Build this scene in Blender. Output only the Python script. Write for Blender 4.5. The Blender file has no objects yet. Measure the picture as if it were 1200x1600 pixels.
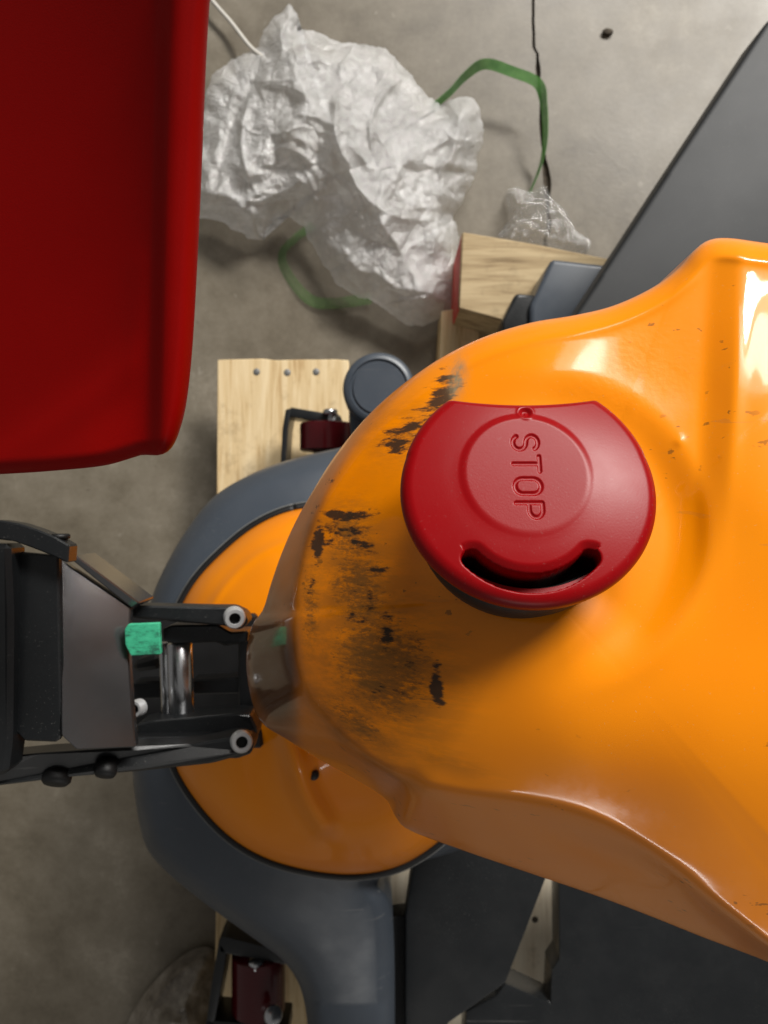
import bpy, bmesh, math, random
import numpy as np
from mathutils import Vector, Matrix, noise
from mathutils.geometry import delaunay_2d_cdt
random.seed(7); rng = np.random.default_rng(7)
S = bpy.context.scene
C = S.collection
R = math.radians

# ------------------------------------------------------------------ camera
H = 1.15            # the phone is held this far above the floor, looking down
F = 1200.0          # focal length in photo pixels (photo 1200 x 1600)
cam = bpy.data.cameras.new('camera'); co = bpy.data.objects.new('camera', cam); C.objects.link(co)
co.location = (0, 0, H); co.rotation_euler = (0, 0, 0)
cam.sensor_fit = 'VERTICAL'; cam.sensor_height = 36; cam.sensor_width = 27; cam.lens = F/1600*36
cam.clip_start = 0.01; cam.clip_end = 50
cam.dof.use_dof = True; cam.dof.focus_distance = 0.30; cam.dof.aperture_fstop = 17
S.camera = co

# ------------------------------------------------------------------ light
S.view_settings.view_transform = 'Standard'; S.view_settings.look = 'None'
S.view_settings.exposure = -0.2; S.view_settings.gamma = 1; S.view_settings.use_curve_mapping = False
w = bpy.data.worlds.new('World'); S.world = w; w.use_nodes = True
bg = w.node_tree.nodes['Background']; bg.inputs[0].default_value = (1.0, 0.97, 0.93, 1); bg.inputs[1].default_value = 0.175

def lamp(name, loc, aim, sx, sy, power, col=(1, .97, .92), spread=150):
    l = bpy.data.lights.new(name, 'AREA'); l.shape = 'RECTANGLE'; l.size = sx; l.size_y = sy
    l.energy = power; l.color = col; l.spread = R(spread)
    o = bpy.data.objects.new(name, l); C.objects.link(o); o.location = loc
    o.rotation_euler = (Vector(aim)-Vector(loc)).to_track_quat('-Z', 'Y').to_euler()
    return o
lamp('ceiling_or_fill_lamp', (2.6, 3.4, 3.9), (0.1, 0.1, 0.6), 1.6, 0.9, 250)
lamp('ceiling_or_fill_lamp', (1.2, 5.4, 4.7), (0.1, 0.2, 0.4), 3.0, 2.0, 85)
lamp('ceiling_or_fill_lamp', (1.1, 4.5, 3.9), (0.1, 0.1, 0.6), 1.25, 1.2, 72)
lamp('ceiling_or_fill_lamp', (0.4, -5.5, 2.6), (0.1, -0.1, 0.6), 3.0, 0.14, 20)  # added, unseen tube lamp: lifts the cover's dim flank and streaks its ridge

# ------------------------------------------------------------------ helpers
def lin(r, g, b):
    f = lambda c: (c/12.92 if c <= .04045 else ((c+.055)/1.055)**2.4)
    return (f(r/255), f(g/255), f(b/255), 1)
def at(px, py, z):
    d = H-z
    return Vector(((px-600)*d/F, (800-py)*d/F, z))
def obj(name, me_or_bm, mat, parent=None, smooth=True, mats=None):
    if isinstance(me_or_bm, bmesh.types.BMesh):
        me = bpy.data.meshes.new(name); me_or_bm.to_mesh(me); me_or_bm.free()
    else:
        me = me_or_bm; me.name = name
    for m in (mats or [mat]): me.materials.append(m)
    if smooth: me.shade_smooth()
    o = bpy.data.objects.new(name, me); C.objects.link(o)
    if parent is not None:
        root = parent
        while root.parent: root = root.parent
        me.transform(Matrix.Translation(-root.location))
        o.parent = parent
    return o
def tag(o, label, cat, group=None):
    o['label'] = label; o['category'] = cat
    if group: o['group'] = group
    return o
def thing(name, label, cat, loc, group=None):
    o = bpy.data.objects.new(name, None); C.objects.link(o); o.location = loc; o.empty_display_size = .05
    return tag(o, label, cat, group)
def structure(o): o['kind'] = 'structure'; return o
def mesh(name, v, f):
    me = bpy.data.meshes.new(name); me.from_pydata([tuple(p) for p in v], [], f); me.validate(); me.update(); return me

def spline(pts, n, closed=True):
    """resampled Catmull-Rom through pts (any dimension), n points evenly spaced"""
    P = np.array(pts, float); m = len(P); out = []
    rngk = range(m if closed else m-1)
    for i in rngk:
        g = (lambda k: P[k % m]) if closed else (lambda k: P[min(max(k, 0), m-1)])
        p0, p1, p2, p3 = g(i-1), g(i), g(i+1), g(i+2)
        for t in np.linspace(0, 1, 14, endpoint=False):
            out.append(.5*(2*p1+(p2-p0)*t+(2*p0-5*p1+4*p2-p3)*t*t+(3*p1-p0-3*p2+p3)*t**3))
    if not closed: out.append(P[-1])
    Q = np.array(out)
    if closed: Q = np.vstack([Q, Q[:1]])
    L = np.r_[0, np.cumsum(np.linalg.norm(np.diff(Q, axis=0), axis=1))]
    s = np.linspace(0, L[-1], n, endpoint=not closed)
    return np.stack([np.interp(s, L, Q[:, k]) for k in range(Q.shape[1])], 1)
class TPS:
    def __init__(s, pts, reg=0.0):
        P = np.array(pts, float); s.X = P[:, :2]/400; z = P[:, 2]; n = len(P)
        K = s.k(s.X)+reg*np.eye(n); A = np.c_[np.ones(n), s.X]
        M = np.block([[K, A], [A.T, np.zeros((3, 3))]])
        s.w = np.linalg.solve(M, np.r_[z, 0, 0, 0])
    def k(s, X):
        r2 = ((X[:, None]-s.X[None])**2).sum(-1)
        return .5*r2*np.log(r2+1e-12)
    def __call__(s, q):
        X = np.asarray(q, float)/400
        return np.c_[s.k(X), np.ones(len(X)), X] @ s.w
def sstep(x, a, b):
    t = np.clip((x-a)/(b-a), 0, 1); return t*t*(3-2*t)
def blob(q, cx, cy, rx, ry, rot=0):
    x = q[:, 0]-cx; y = q[:, 1]-cy; c, s = math.cos(R(rot)), math.sin(R(rot))
    return np.exp(-(((x*c+y*s)/rx)**2+((-x*s+y*c)/ry)**2))
def dist_to(q, line):
    """distance of points q to a polyline (2-D)"""
    A = np.asarray(line[:-1], float); B = np.asarray(line[1:], float); D = B-A; L2 = (D**2).sum(1)+1e-12
    out = np.full(len(q), 1e9)
    for i in range(0, len(q), 20000):
        p = q[i:i+20000, None]; t = np.clip(((p-A)*D).sum(-1)/L2, 0, 1)
        out[i:i+20000] = np.sqrt(((p-A-t[..., None]*D)**2).sum(-1)).min(1)
    return out
def ring_mesh(name, outline, centre, zf, rings=90, skirt=((.03, .002), (.09, .006)), power=1.5, attrs=None):
    """a shell: rings from the outline in to the centre, height by zf(px array, edge distance), plus a skirt"""
    O = np.asarray(outline, float); n = len(O); c = np.array(centre, float)
    u = np.linspace(0, 1, rings+1)[1:]; t = 1-(1-u)**power
    Q = np.vstack([c[None]]+[c+(O-c)*k for k in t])
    e = dist_to(Q, np.vstack([O, O[:1]]))
    z = zf(Q, e)
    d = H-z
    V = np.stack([(Q[:, 0]-600)*d/F, (800-Q[:, 1])*d/F, z], 1)
    cw = V[0]
    last = V[-n:]; extra = []
    for dz, inn in skirt:
        dirs = cw[:2]-last[:, :2]; dirs /= np.linalg.norm(dirs, axis=1)[:, None]
        p = last.copy(); p[:, :2] += dirs*inn; p[:, 2] -= dz; extra.append(p)
    V = np.vstack([V]+extra); f = []
    for j in range(n): f.append((0, 1+j, 1+(j+1) % n))
    tot = rings+len(extra)
    for r in range(tot-1):
        a, b = 1+r*n, 1+(r+1)*n
        for j in range(n):
            k = (j+1) % n; f.append((a+j, b+j, b+k, a+k))
    me = bpy.data.meshes.new(name); me.from_pydata(V.tolist(), [], f); me.update()
    bm = bmesh.new(); bm.from_mesh(me); bmesh.ops.recalc_face_normals(bm, faces=bm.faces)
    bm.faces.ensure_lookup_table()
    if bm.faces[0].normal.z < 0: bmesh.ops.reverse_faces(bm, faces=bm.faces)
    bm.to_mesh(me); bm.free()
    if attrs:
        Qx = np.vstack([Q]+[O]*len(extra))
        for an, fn in attrs.items():
            at_ = me.attributes.new(an, 'FLOAT', 'POINT'); at_.data.foreach_set('value', fn(Qx).astype(np.float32))
    return me
def prism(poly, h, bev=.002, seg=2):
    """a solid plate: poly = [(px,py,z)...] is its top outline, h its thickness straight down"""
    bm = bmesh.new()
    top = [bm.verts.new(at(*p)) for p in poly]; bot = [bm.verts.new(at(*p)-Vector((0, 0, h))) for p in poly]
    n = len(poly); bm.faces.new(top); bm.faces.new(bot[::-1])
    for i in range(n): bm.faces.new((top[i], bot[i], bot[(i+1) % n], top[(i+1) % n]))
    bmesh.ops.recalc_face_normals(bm, faces=bm.faces)
    if bev: bmesh.ops.bevel(bm, geom=list(bm.edges), offset=bev, segments=seg, profile=.6, affect='EDGES', clamp_overlap=True)
    return bm
def join(*bms):
    out = bms[0]
    for b in bms[1:]:
        m = bpy.data.meshes.new('t'); b.to_mesh(m); b.free(); out.from_mesh(m); bpy.data.meshes.remove(m)
    return out
def frame_of(a, b):
    d = (Vector(b)-Vector(a)); return Matrix.Translation(Vector(a)) @ d.to_track_quat('Z', 'Y').to_matrix().to_4x4(), d.length
def lathe(prof, n=40, mtx=None):
    """turn (r,z) points about z"""
    bm = bmesh.new(); rows = []
    for r, z in prof:
        if r < 1e-6: rows.append([bm.verts.new((0, 0, z))])
        else: rows.append([bm.verts.new((r*math.cos(2*math.pi*k/n), r*math.sin(2*math.pi*k/n), z)) for k in range(n)])
    for a, b in zip(rows, rows[1:]):
        for k in range(n):
            q = (k+1) % n
            if len(a) == 1 and len(b) == 1: continue
            if len(a) == 1: bm.faces.new((a[0], b[k], b[q]))
            elif len(b) == 1: bm.faces.new((a[k], b[0], a[q]))
            else: bm.faces.new((a[k], b[k], b[q], a[q]))
    bmesh.ops.recalc_face_normals(bm, faces=bm.faces)
    if mtx is not None: bm.transform(mtx)
    return bm
def rod(a, b, r, n=28, ch=.12):
    m, L = frame_of(a, b); c = r*ch
    return lathe([(0, 0), (r-c, 0), (r, c), (r, L-c), (r-c, L), (0, L)], n, m)
def tube(pts, r, n=10):
    bm = bmesh.new(); rows = []
    for i, p in enumerate(pts):
        t = (Vector(pts[min(i+1, len(pts)-1)])-Vector(pts[max(i-1, 0)])).normalized()
        m = t.to_track_quat('Z', 'Y').to_matrix()
        rows.append([bm.verts.new(Vector(p)+m @ Vector((r*math.cos(2*math.pi*k/n), r*math.sin(2*math.pi*k/n), 0))) for k in range(n)])
    for a, b in zip(rows, rows[1:]):
        for k in range(n): bm.faces.new((a[k], a[(k+1) % n], b[(k+1) % n], b[k]))
    bm.faces.new(rows[0][::-1]); bm.faces.new(rows[-1])
    bmesh.ops.recalc_face_normals(bm, faces=bm.faces); return bm
def flat_sharp(o, ang=35):
    o.data.set_sharp_from_angle(angle=R(ang)); return o

# ------------------------------------------------------------------ materials
class NT:
    def __init__(s, name):
        s.m = bpy.data.materials.new(name); s.m.use_nodes = True; s.t = s.m.node_tree; s.p = s.t.nodes['Principled BSDF']
        s.tc = s.t.nodes.new('ShaderNodeTexCoord')
    def n(s, typ, **kw):
        x = s.t.nodes.new('ShaderNode'+typ)
        for k, v in kw.items():
            if k in ('inp',):
                for a, b in v.items(): s.set(x.inputs[a], b)
            else: setattr(x, k, v)
        return x
    def set(s, sock, v):
        if isinstance(v, bpy.types.NodeSocket): s.t.links.new(v, sock)
        else: sock.default_value = v
    def noise(s, scale, detail=4, rough=.55, stretch=None, coord='Object', dist=0):
        src = s.tc.outputs[coord]
        if stretch:
            mp = s.n('Mapping'); s.t.links.new(src, mp.inputs[0]); mp.inputs['Scale'].default_value = stretch[:3]
            if len(stretch) > 3: mp.inputs['Rotation'].default_value = (0, 0, R(stretch[3]))
            src = mp.outputs[0]
        x = s.n('TexNoise', inp={'Vector': src, 'Scale': scale, 'Detail': detail, 'Roughness': rough, 'Distortion': dist}); return x.outputs[0]
    def ramp(s, fac, stops, interp='LINEAR'):
        x = s.n('ValToRGB'); s.t.links.new(fac, x.inputs[0]); e = x.color_ramp.elements; x.color_ramp.interpolation = interp
        while len(e) < len(stops): e.new(.5)
        for el, (p, c) in zip(e, stops): el.position = p; el.color = c if isinstance(c, tuple) else (c, c, c, 1)
        return x.outputs[0]
    def mix(s, fac, a, b, typ='MIX'):
        x = s.n('Mix', data_type='RGBA', blend_type=typ); s.set(x.inputs[0], fac); s.set(x.inputs[6], a); s.set(x.inputs[7], b); return x.outputs[2]
    def math(s, op, a, b=0, clamp=False):
        x = s.n('Math', operation=op, use_clamp=clamp); s.set(x.inputs[0], a); s.set(x.inputs[1], b); return x.outputs[0]
    def attr(s, name):
        return s.n('Attribute', attribute_name=name).outputs['Fac']
    def bump(s, hgt, strength=.2, dist=.001):
        b = s.n('Bump', inp={'Strength': strength, 'Distance': dist, 'Height': hgt}); s.t.links.new(b.outputs[0], s.p.inputs['Normal']); return b
    def out(s, **kw):
        for k, v in kw.items(): s.set(s.p.inputs[k], v)
        return s.m

def plastic(name, col, rough=.45, bumps=(900, .08), var=.12, coat=0, spec=.5, rv=1, dust=0):
    t = NT(name); n1 = t.noise(14, 5); c2 = tuple(min(1, x*(1-var)) for x in col[:3])+(1,); c3 = tuple(min(1, x*(1+var)) for x in col[:3])+(1,)
    c = t.ramp(n1, [(.3, c2), (.7, c3)])
    if bumps: t.bump(t.noise(bumps[0], 2), bumps[1], .0004)
    rg = t.ramp(t.noise(30, 6), [(.3, max(0, rough-.06*rv)), (.7, min(1, rough+.08*rv))])
    if dust:
        sp = t.math('MULTIPLY', t.ramp(t.noise(800, 2), [(.66, 0.), (.72, 1.)]), t.ramp(t.noise(11, 4), [(.42, 0.), (.62, dust)]))
        hz = t.math('MULTIPLY', t.ramp(t.noise(19, 7, .7), [(.45, 0.), (.75, 1.)]), dust*.07)
        scr = t.math('MULTIPLY', t.ramp(t.noise(70, 2, .5, (.05, 3, 1, 35), dist=.5), [(.70, 0.), (.715, 1.)]), t.ramp(t.noise(7, 3), [(.5, 0.), (.62, dust*.7)]))
        c = t.mix(t.math('ADD', t.math('ADD', sp, hz, True), scr, True), c, (.34, .33, .31, 1))
    return t.out(**{'Base Color': c, 'Roughness': rg, 'Coat Weight': coat, 'Coat Roughness': .06, 'Specular IOR Level': spec})

def orange_mat(name, scuffs):
    t = NT(name)
    base = t.ramp(t.noise(9, 3), [(.3, (.86, .238, .0005, 1)), (.7, (.92, .276, .0008, 1))])
    rough = .36; col = base
    if scuffs:
        # black rub marks, streaked across, inside the patches where something rubbed
        streak = t.noise(230, 7, .68, (.13, 1, .5, 4))
        gate = t.attr('scuff_black')
        k = t.math('MULTIPLY', t.math('ADD', t.math('MULTIPLY', t.math('SUBTRACT', streak, .5), 2.1), t.math('SUBTRACT', gate, .50)), 5.0, True)
        k = t.math('MULTIPLY', k, .93)
        fib = t.noise(640, 8, .75, (.2, 1, .6, 8))
        gate2 = t.attr('scuff_brown')
        k2 = t.math('MULTIPLY', t.math('SUBTRACT', t.math('ADD', fib, t.math('MULTIPLY', gate2, .47)),   .80), 7.0, True)
        k2 = t.math('MULTIPLY', k2, .70)
        col = t.mix(k2, col, (.13, .065, .022, 1))
        smear = t.math('MULTIPLY', t.ramp(t.noise(170, 7, .72, (.10, 1, .5, 5)), [(.36, 0.), (.56, 1.)]), t.math('MULTIPLY', gate2, .85))
        col = t.mix(smear, col, (.19, .085, .018, 1))
        grime_reflection = t.math('MULTIPLY', t.attr('grime_reflection'), t.ramp(t.noise(60, 6), [(.3, .35), (.7, 1.)]))  # dirt along the ridge, plus a dark reflection painted on the wall
        col = t.mix(grime_reflection, col, (.085, .042, .014, 1))
        col = t.mix(t.math('MULTIPLY', t.attr('neck_shade'), .9), col, (.045, .020, .006, 1))  # shade and the hinge's dark reflection, put into the neck's colour
        col = t.mix(k, col, (.018, .017, .014, 1))
        gl = t.math('MULTIPLY', t.attr('glue'), t.ramp(t.noise(300, 5, .6, (1, .3, 1)), [(.35, .25), (.6, 1.)]))
        col = t.mix(gl, col, (.25, .20, .12, 1))
        # fine nicks
        nk = t.math('MULTIPLY', t.ramp(t.noise(230, 3, .6, (.5, 1, 1, 40)), [(.655, 0.), (.69, 1.)]), t.ramp(t.noise(17, 2), [(.53, 0.), (.62, 1.)]))
        col = t.mix(t.math('MULTIPLY', nk, .7), col, (.2, .08, .01, 1))
        rsum = t.math('ADD', t.math('ADD', t.math('MULTIPLY', k, .35), t.math('MULTIPLY', k2, .3)), rough)
        t.set(t.p.inputs['Roughness'], t.math('ADD', rsum, t.math('MULTIPLY', gl, .02)))
        peel = t.math('ADD', t.math('MULTIPLY', t.noise(55, 2), .45), t.math('MULTIPLY', t.noise(290, 3), .42))
        rip = t.math('ADD', .10, t.math('MULTIPLY', t.attr('ripple'), 1.5))
        t.bump(t.math('ADD', t.math('MULTIPLY', peel, rip), t.math('MULTIPLY', k2, -.25)), .22, .0014)
    else:
        t.set(t.p.inputs['Roughness'], .3)
        t.bump(t.noise(110, 2), .08, .0012)
    cr = t.ramp(t.noise(26, 7, .7, (1, .5, 1, 30)), [(.4, .05), (.62, .14)]) if scuffs else .06
    if scuffs:
        dust = t.math('MULTIPLY', t.ramp(t.noise(1100, 2), [(.70, 0.), (.74, 1.)]), t.ramp(t.noise(12, 3), [(.42, .1), (.62, .55)]))
        col = t.mix(dust, col, (.62, .38, .16, 1))
        scr = t.math('MULTIPLY', t.ramp(t.noise(90, 2, .5, (.06, 3.2, 1, 62), dist=.4), [(.685, 0.), (.70, 1.)]), t.ramp(t.noise(9, 3), [(.5, 0.), (.62, .38)]))
        col = t.mix(scr, col, (.55, .20, .03, 1))
    cw = t.math('SUBTRACT', .62, t.math('SUBTRACT', t.math('MULTIPLY', t.attr('scuff_brown'), .45), t.math('MULTIPLY', t.attr('neck_shade'), .8)), True) if scuffs else .35
    return t.out(**{'Base Color': col, 'Coat Weight': cw, 'Coat Roughness': cr, 'Coat IOR': 1.5, 'Specular IOR Level': .12})
M_cover = orange_mat('orange_cover_plastic', True)
M_orange = orange_mat('orange_plastic', False)
M_red = plastic('red_button_plastic', lin(138, 2, 8), .33, (1400, .05), .06, spec=.20, rv=.5, dust=.10)
def red_mat():
    m = M_red; t = m.node_tree; p = t.nodes['Principled BSDF']; src = p.inputs['Base Color'].links[0].from_socket
    a = t.nodes.new('ShaderNodeAttribute'); a.attribute_name = 'slot'
    r = t.nodes.new('ShaderNodeValToRGB'); r.color_ramp.elements[0].position = .12; r.color_ramp.elements[1].position = .34
    x = t.nodes.new('ShaderNodeMix'); x.data_type = 'RGBA'
    t.links.new(a.outputs['Fac'], r.inputs[0]); t.links.new(r.outputs[0], x.inputs[0]); t.links.new(src, x.inputs[6]); x.inputs[7].default_value = (.022, .003, .002, 1)
    t.links.new(x.outputs[2], p.inputs['Base Color'])
red_mat()   # paints the shade deep in the finger slot as near-black
M_shell = plastic('dark_red_plastic', lin(136, 2, 0), .5, (1800, .12), .05, spec=.1)
M_cowl = plastic('blue_grey_plastic', lin(64, 71, 80), .36, (1100, .12), .05, dust=.35)
M_dark = plastic('charcoal_steel', lin(24, 26, 28), .34, (1500, .15), .08, dust=.22)
M_black = plastic('black_rubber', lin(9, 9, 10), .55, (900, .1), .1)
M_panel = plastic('grey_steel_panel', lin(24, 27, 30), .55, (1500, .1), .02, rv=.15, dust=.2)
M_maroon = plastic('maroon_polyurethane', lin(78, 12, 18), .2, None, .08)
def steel_mat():
    t = NT('bright_steel'); rg = t.ramp(t.noise(120, 4, .6, (1, .2, 1)), [(.3, .16), (.7, .34)])
    return t.out(**{'Base Color': (.62, .63, .65, 1), 'Metallic': 1, 'Roughness': rg})
M_steel = steel_mat()
def bolt_mat():
    t = NT('zinc_plated_bolt'); return t.out(**{'Base Color': (.66, .67, .68, 1), 'Metallic': .5, 'Roughness': .36})
M_bolt = bolt_mat()
M_lip = plastic('dull_steel_lip', lin(112, 112, 110), .4, None, .2)
def plate_mat():
    t = NT('satin_painted_steel'); t.bump(t.noise(1500, 2), .12, .0003)
    return t.out(**{'Base Color': (.17, .17, .175, 1), 'Metallic': .9, 'Roughness': t.ramp(t.noise(20, 4), [(.3, .17), (.7, .23)])})
M_plate = plate_mat()
def sticker_mat():
    t = NT('green_sticker_paper'); c = t.ramp(t.noise(220, 6, .7, (.5, 1, 1)), [(.36, lin(32, 92, 72)), (.5, lin(52, 164, 124)), (.7, lin(70, 182, 140))])
    return t.out(**{'Base Color': c, 'Roughness': .6})
M_green = sticker_mat()
def strap_mat(alpha=.28):
    t = NT('green_strapping'); c = t.ramp(t.noise(80, 4, .6, (1, 1, 1)), [(.3, lin(84, 140, 72)), (.7, lin(122, 176, 100))])
    tr = t.n('BsdfTranslucent', inp={'Color': lin(90, 160, 80)}); mx = t.n('MixShader', inp={0: .3})
    t.t.links.new(t.p.outputs[0], mx.inputs[1]); t.t.links.new(tr.outputs[0], mx.inputs[2])
    tp = t.n('BsdfTransparent'); m2 = t.n('MixShader', inp={0: alpha})
    t.t.links.new(mx.outputs[0], m2.inputs[1]); t.t.links.new(tp.outputs[0], m2.inputs[2])
    t.t.links.new(m2.outputs[0], t.t.nodes['Material Output'].inputs[0])
    return t.out(**{'Base Color': c, 'Roughness': .3})
M_strap = strap_mat(); M_strap_faint = strap_mat(.76)
def wood_mat(name, light, mid, dark, axis='y'):
    t = NT(name); st = (1, .07, 1) if axis == 'y' else (.07, 1, 1)
    g = t.noise(95, 6, .62, st, dist=.6); f = t.noise(420, 3, .6, st)
    c = t.ramp(g, [(.28, dark), (.45, mid), (.66, light)])
    c = t.mix(t.math('MULTIPLY', f, .5), c, mid, 'MULTIPLY') if False else c
    st2 = t.ramp(t.noise(24, 6, .7), [(.55, 0.), (.75, 1.)])
    c = t.mix(t.math('MULTIPLY', st2, .45), c, tuple(x*.45 for x in dark[:3])+(1,))
    t.bump(t.math('ADD', g, t.math('MULTIPLY', f, .5)), .5, .0012)
    return t.out(**{'Base Color': c, 'Roughness': .75, 'Specular IOR Level': .25})
M_wood = wood_mat('pine_wood', lin(228, 206, 166), lin(212, 186, 142), lin(168, 130, 82))
M_wood_x = wood_mat('weathered_pine', lin(194, 174, 138), lin(168, 147, 113), lin(114, 95, 70), 'x')
M_wood_grey = wood_mat('grey_pine', lin(232, 222, 200), lin(220, 206, 182), lin(190, 172, 144))
def redpaint():
    t = NT('red_paint'); c = t.ramp(t.noise(160, 6, .7), [(.35, lin(190, 120, 96)), (.5, lin(196, 56, 48)), (.7, lin(205, 50, 44))])
    return t.out(**{'Base Color': c, 'Roughness': .7})
M_redpaint = redpaint()
def concrete():
    t = NT('concrete'); a = t.noise(3.2, 8, .62, dist=.4); b = t.noise(17, 8, .68); c = t.noise(150, 4, .7)
    s = t.math('ADD', t.math('MULTIPLY', a, .5), t.math('ADD', t.math('MULTIPLY', b, .38), t.math('MULTIPLY', c, .12)))
    col = t.ramp(s, [(.36, lin(86, 78, 65)), (.47, lin(106, 98, 84)), (.55, lin(118, 110, 96)), (.63, lin(138, 130, 116))])
    sp = t.ramp(t.noise(48, 3, .6), [(.70, 0.), (.76, 1.)])
    col = t.mix(t.math('MULTIPLY', sp, .45), col, lin(62, 54, 44))
    ws = t.ramp(t.noise(30, 4, .6, (1, .7, 1)), [(.68, 0.), (.74, 1.)])
    col = t.mix(t.math('MULTIPLY', ws, .35), col, lin(165, 158, 146))
    t.bump(t.math('ADD', b, c), .07, .002)
    rg = t.ramp(a, [(.35, .36), (.65, .52)])
    return t.out(**{'Base Color': col, 'Roughness': rg, 'Specular IOR Level': .5})
M_conc = concrete()
def crack_mat():
    t = NT('crack_dirt'); return t.out(**{'Base Color': t.ramp(t.noise(90, 5), [(.3, lin(40, 34, 28)), (.7, lin(84, 74, 60))]), 'Roughness': .9})
M_crack = crack_mat()
def film(name, alpha, white=.9, sc=1.0):
    t = NT(name)
    wv = t.n('TexNoise', inp={'Vector': t.tc.outputs['Object'], 'Scale': 26*sc, 'Detail': 3})
    wp = t.n('VectorMath', operation='MULTIPLY_ADD'); t.t.links.new(wv.outputs[1], wp.inputs[0]); wp.inputs[1].default_value = (.03, .03, .03); t.t.links.new(t.tc.outputs['Object'], wp.inputs[2])
    hs = []
    for k, (scl, amp) in enumerate(((24*sc, 1.0), (62*sc, .5), (140*sc, .26))):
        cr = t.n('TexVoronoi', feature='DISTANCE_TO_EDGE', inp={'Vector': wp.outputs[0], 'Scale': scl})
        hs.append(t.math('MULTIPLY', t.math('POWER', t.math('MINIMUM', cr.outputs[0], .3), .6), amp))
    hgt = t.math('ADD', t.math('ADD', t.math('ADD', hs[0], hs[1]), hs[2]), t.math('MULTIPLY', t.noise(150*sc, 5, .7), .55))
    b = t.bump(hgt, .9, .006)
    tr = t.n('BsdfTranslucent', inp={'Color': (white, white, white, 1), 'Normal': b.outputs[0]})
    mx = t.n('MixShader', inp={0: .42}); t.t.links.new(t.p.outputs[0], mx.inputs[1]); t.t.links.new(tr.outputs[0], mx.inputs[2])
    tp = t.n('BsdfTransparent'); fac = t.ramp(t.noise(20*sc, 5, .6), [(.3, min(1, alpha+.2)), (.7, max(0, alpha-.2))])
    m2 = t.n('MixShader', inp={0: fac}); t.t.links.new(mx.outputs[0], m2.inputs[1]); t.t.links.new(tp.outputs[0], m2.inputs[2])
    gl = t.n('BsdfGlossy', inp={'Color': (1, 1, 1, 1), 'Roughness': .10, 'Normal': b.outputs[0]})
    m3 = t.n('MixShader', inp={0: .20}); t.t.links.new(m2.outputs[0], m3.inputs[1]); t.t.links.new(gl.outputs[0], m3.inputs[2])
    t.t.links.new(m3.outputs[0], t.t.nodes['Material Output'].inputs[0])
    return t.out(**{'Base Color': (white, white, white*1.005, 1), 'Roughness': .3, 'Specular IOR Level': .5})
M_film = film('cloudy_plastic_film', .42, .95)
M_clear = film('clear_plastic_film', .74, .9, 1.6)

# ------------------------------------------------------------------ the floor, with its crack as a groove
def build_floor():
    ys = np.linspace(1.2, .32, 90); ys = np.r_[[4.0, 2.2], ys, [-.3, -4.0]]
    line = spline([(832, -900), (833, 0), (838, 60), (841, 110), (845, 170), (848, 230), (854, 270), (856, 330), (858, 420), (850, 700), (850, 4000)], 500, False)
    bm = bmesh.new(); rows = []
    for i, y in enumerate(ys):
        py = 800-y*F/H; px = np.interp(py, line[:, 1], line[:, 0])
        px += 3*noise.noise((0, y*40, 0)); wd = (.0022+.0030*max(0, noise.noise((3, y*34, 0)))+.004*math.exp(-((py-285)/22)**2))
        x = (px-600)*H/F
        rows.append([bm.verts.new((q, y, z)) for q, z in ((-4, 0), (x-wd, 0), (x-wd*.3, -.007), (x+wd*.3, -.007), (x+wd, 0), (4, 0))])
    for a, b in zip(rows, rows[1:]):
        for k in range(5):
            f = bm.faces.new((a[k], b[k], b[k+1], a[k+1])); f.material_index = 1 if k in (1, 2, 3) else 0
    bmesh.ops.recalc_face_normals(bm, faces=bm.faces); bm.normal_update(); bm.faces.ensure_lookup_table()
    if bm.faces[0].normal.z < 0: bmesh.ops.reverse_faces(bm, faces=bm.faces)
    return structure(obj('floor', bm, None, smooth=False, mats=[M_conc, M_crack]))
build_floor()

# ================================================================== THE PALLET TRUCK
truck = thing('pallet_truck', 'orange pallet truck with charcoal base and a big red stop button on its scuffed nose', 'pallet truck', at(640, 1000, .12))

# ---- orange upper cover
OUT = [(1560, 470), (1440, 420), (1300, 392), (1200, 380), (1140, 372), (1108, 375), (1085, 391), (1060, 419), (1020, 449), (960, 477), (900, 492), (830, 504), (760, 525), (700, 553), (650, 585), (600, 625), (560, 666), (522, 714), (490, 765), (462, 815), (441, 862), (424, 910), (411, 952), (395, 975), (386, 1010), (385, 1050), (394, 1098), (412, 1132), (450, 1157), (500, 1187), (556, 1218), (602, 1248), (617, 1274), (640, 1297), (730, 1331), (830, 1365), (930, 1399), (1010, 1429), (1100, 1465), (1200, 1503), (1360, 1570), (1520, 1640), (1580, 1500), (1600, 1000)]
CTRL = [ # px, py, height in mm over the top of the cover: its crest along the truck's axis, its flanks, its edge
 (1600, 980, 876), (1400, 990, 874), (1200, 1010, 872), (1000, 1060, 869), (860, 1085, 865), (760, 1085, 857), (660, 1085, 847), (580, 1060, 834), (520, 1020, 822),
 (830, 800, 850), (830, 620, 837), (830, 540, 826), (900, 560, 833), (1000, 590, 837), (1085, 600, 842), (1200, 430, 834), (1200, 600, 851), (1200, 800, 866), (1080, 800, 857), (1140, 390, 832), (1400, 460, 841), (1500, 700, 862),
 (830, 510, 821), (700, 570, 815), (640, 615, 812), (590, 660, 808), (545, 715, 804), (760, 640, 831), (640, 740, 827), (540, 830, 812),
 (640, 900, 833), (540, 960, 821), (478, 860, 798), (464, 930, 799), (462, 990, 804), (474, 1045, 809), (500, 1095, 815), (540, 1145, 822), (600, 1192, 829), (660, 1222, 835), (820, 1250, 848), (970, 1296, 850), (1095, 1392, 847), (1205, 1480, 842), (1360, 1548, 838), (1500, 1610, 834),
 (1100, 1200, 868), (900, 1180, 862), (1300, 1250, 868), (1400, 1420, 856)]
tps = TPS([(a, b, c/1000) for a, b, c in CTRL], .0004)
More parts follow.
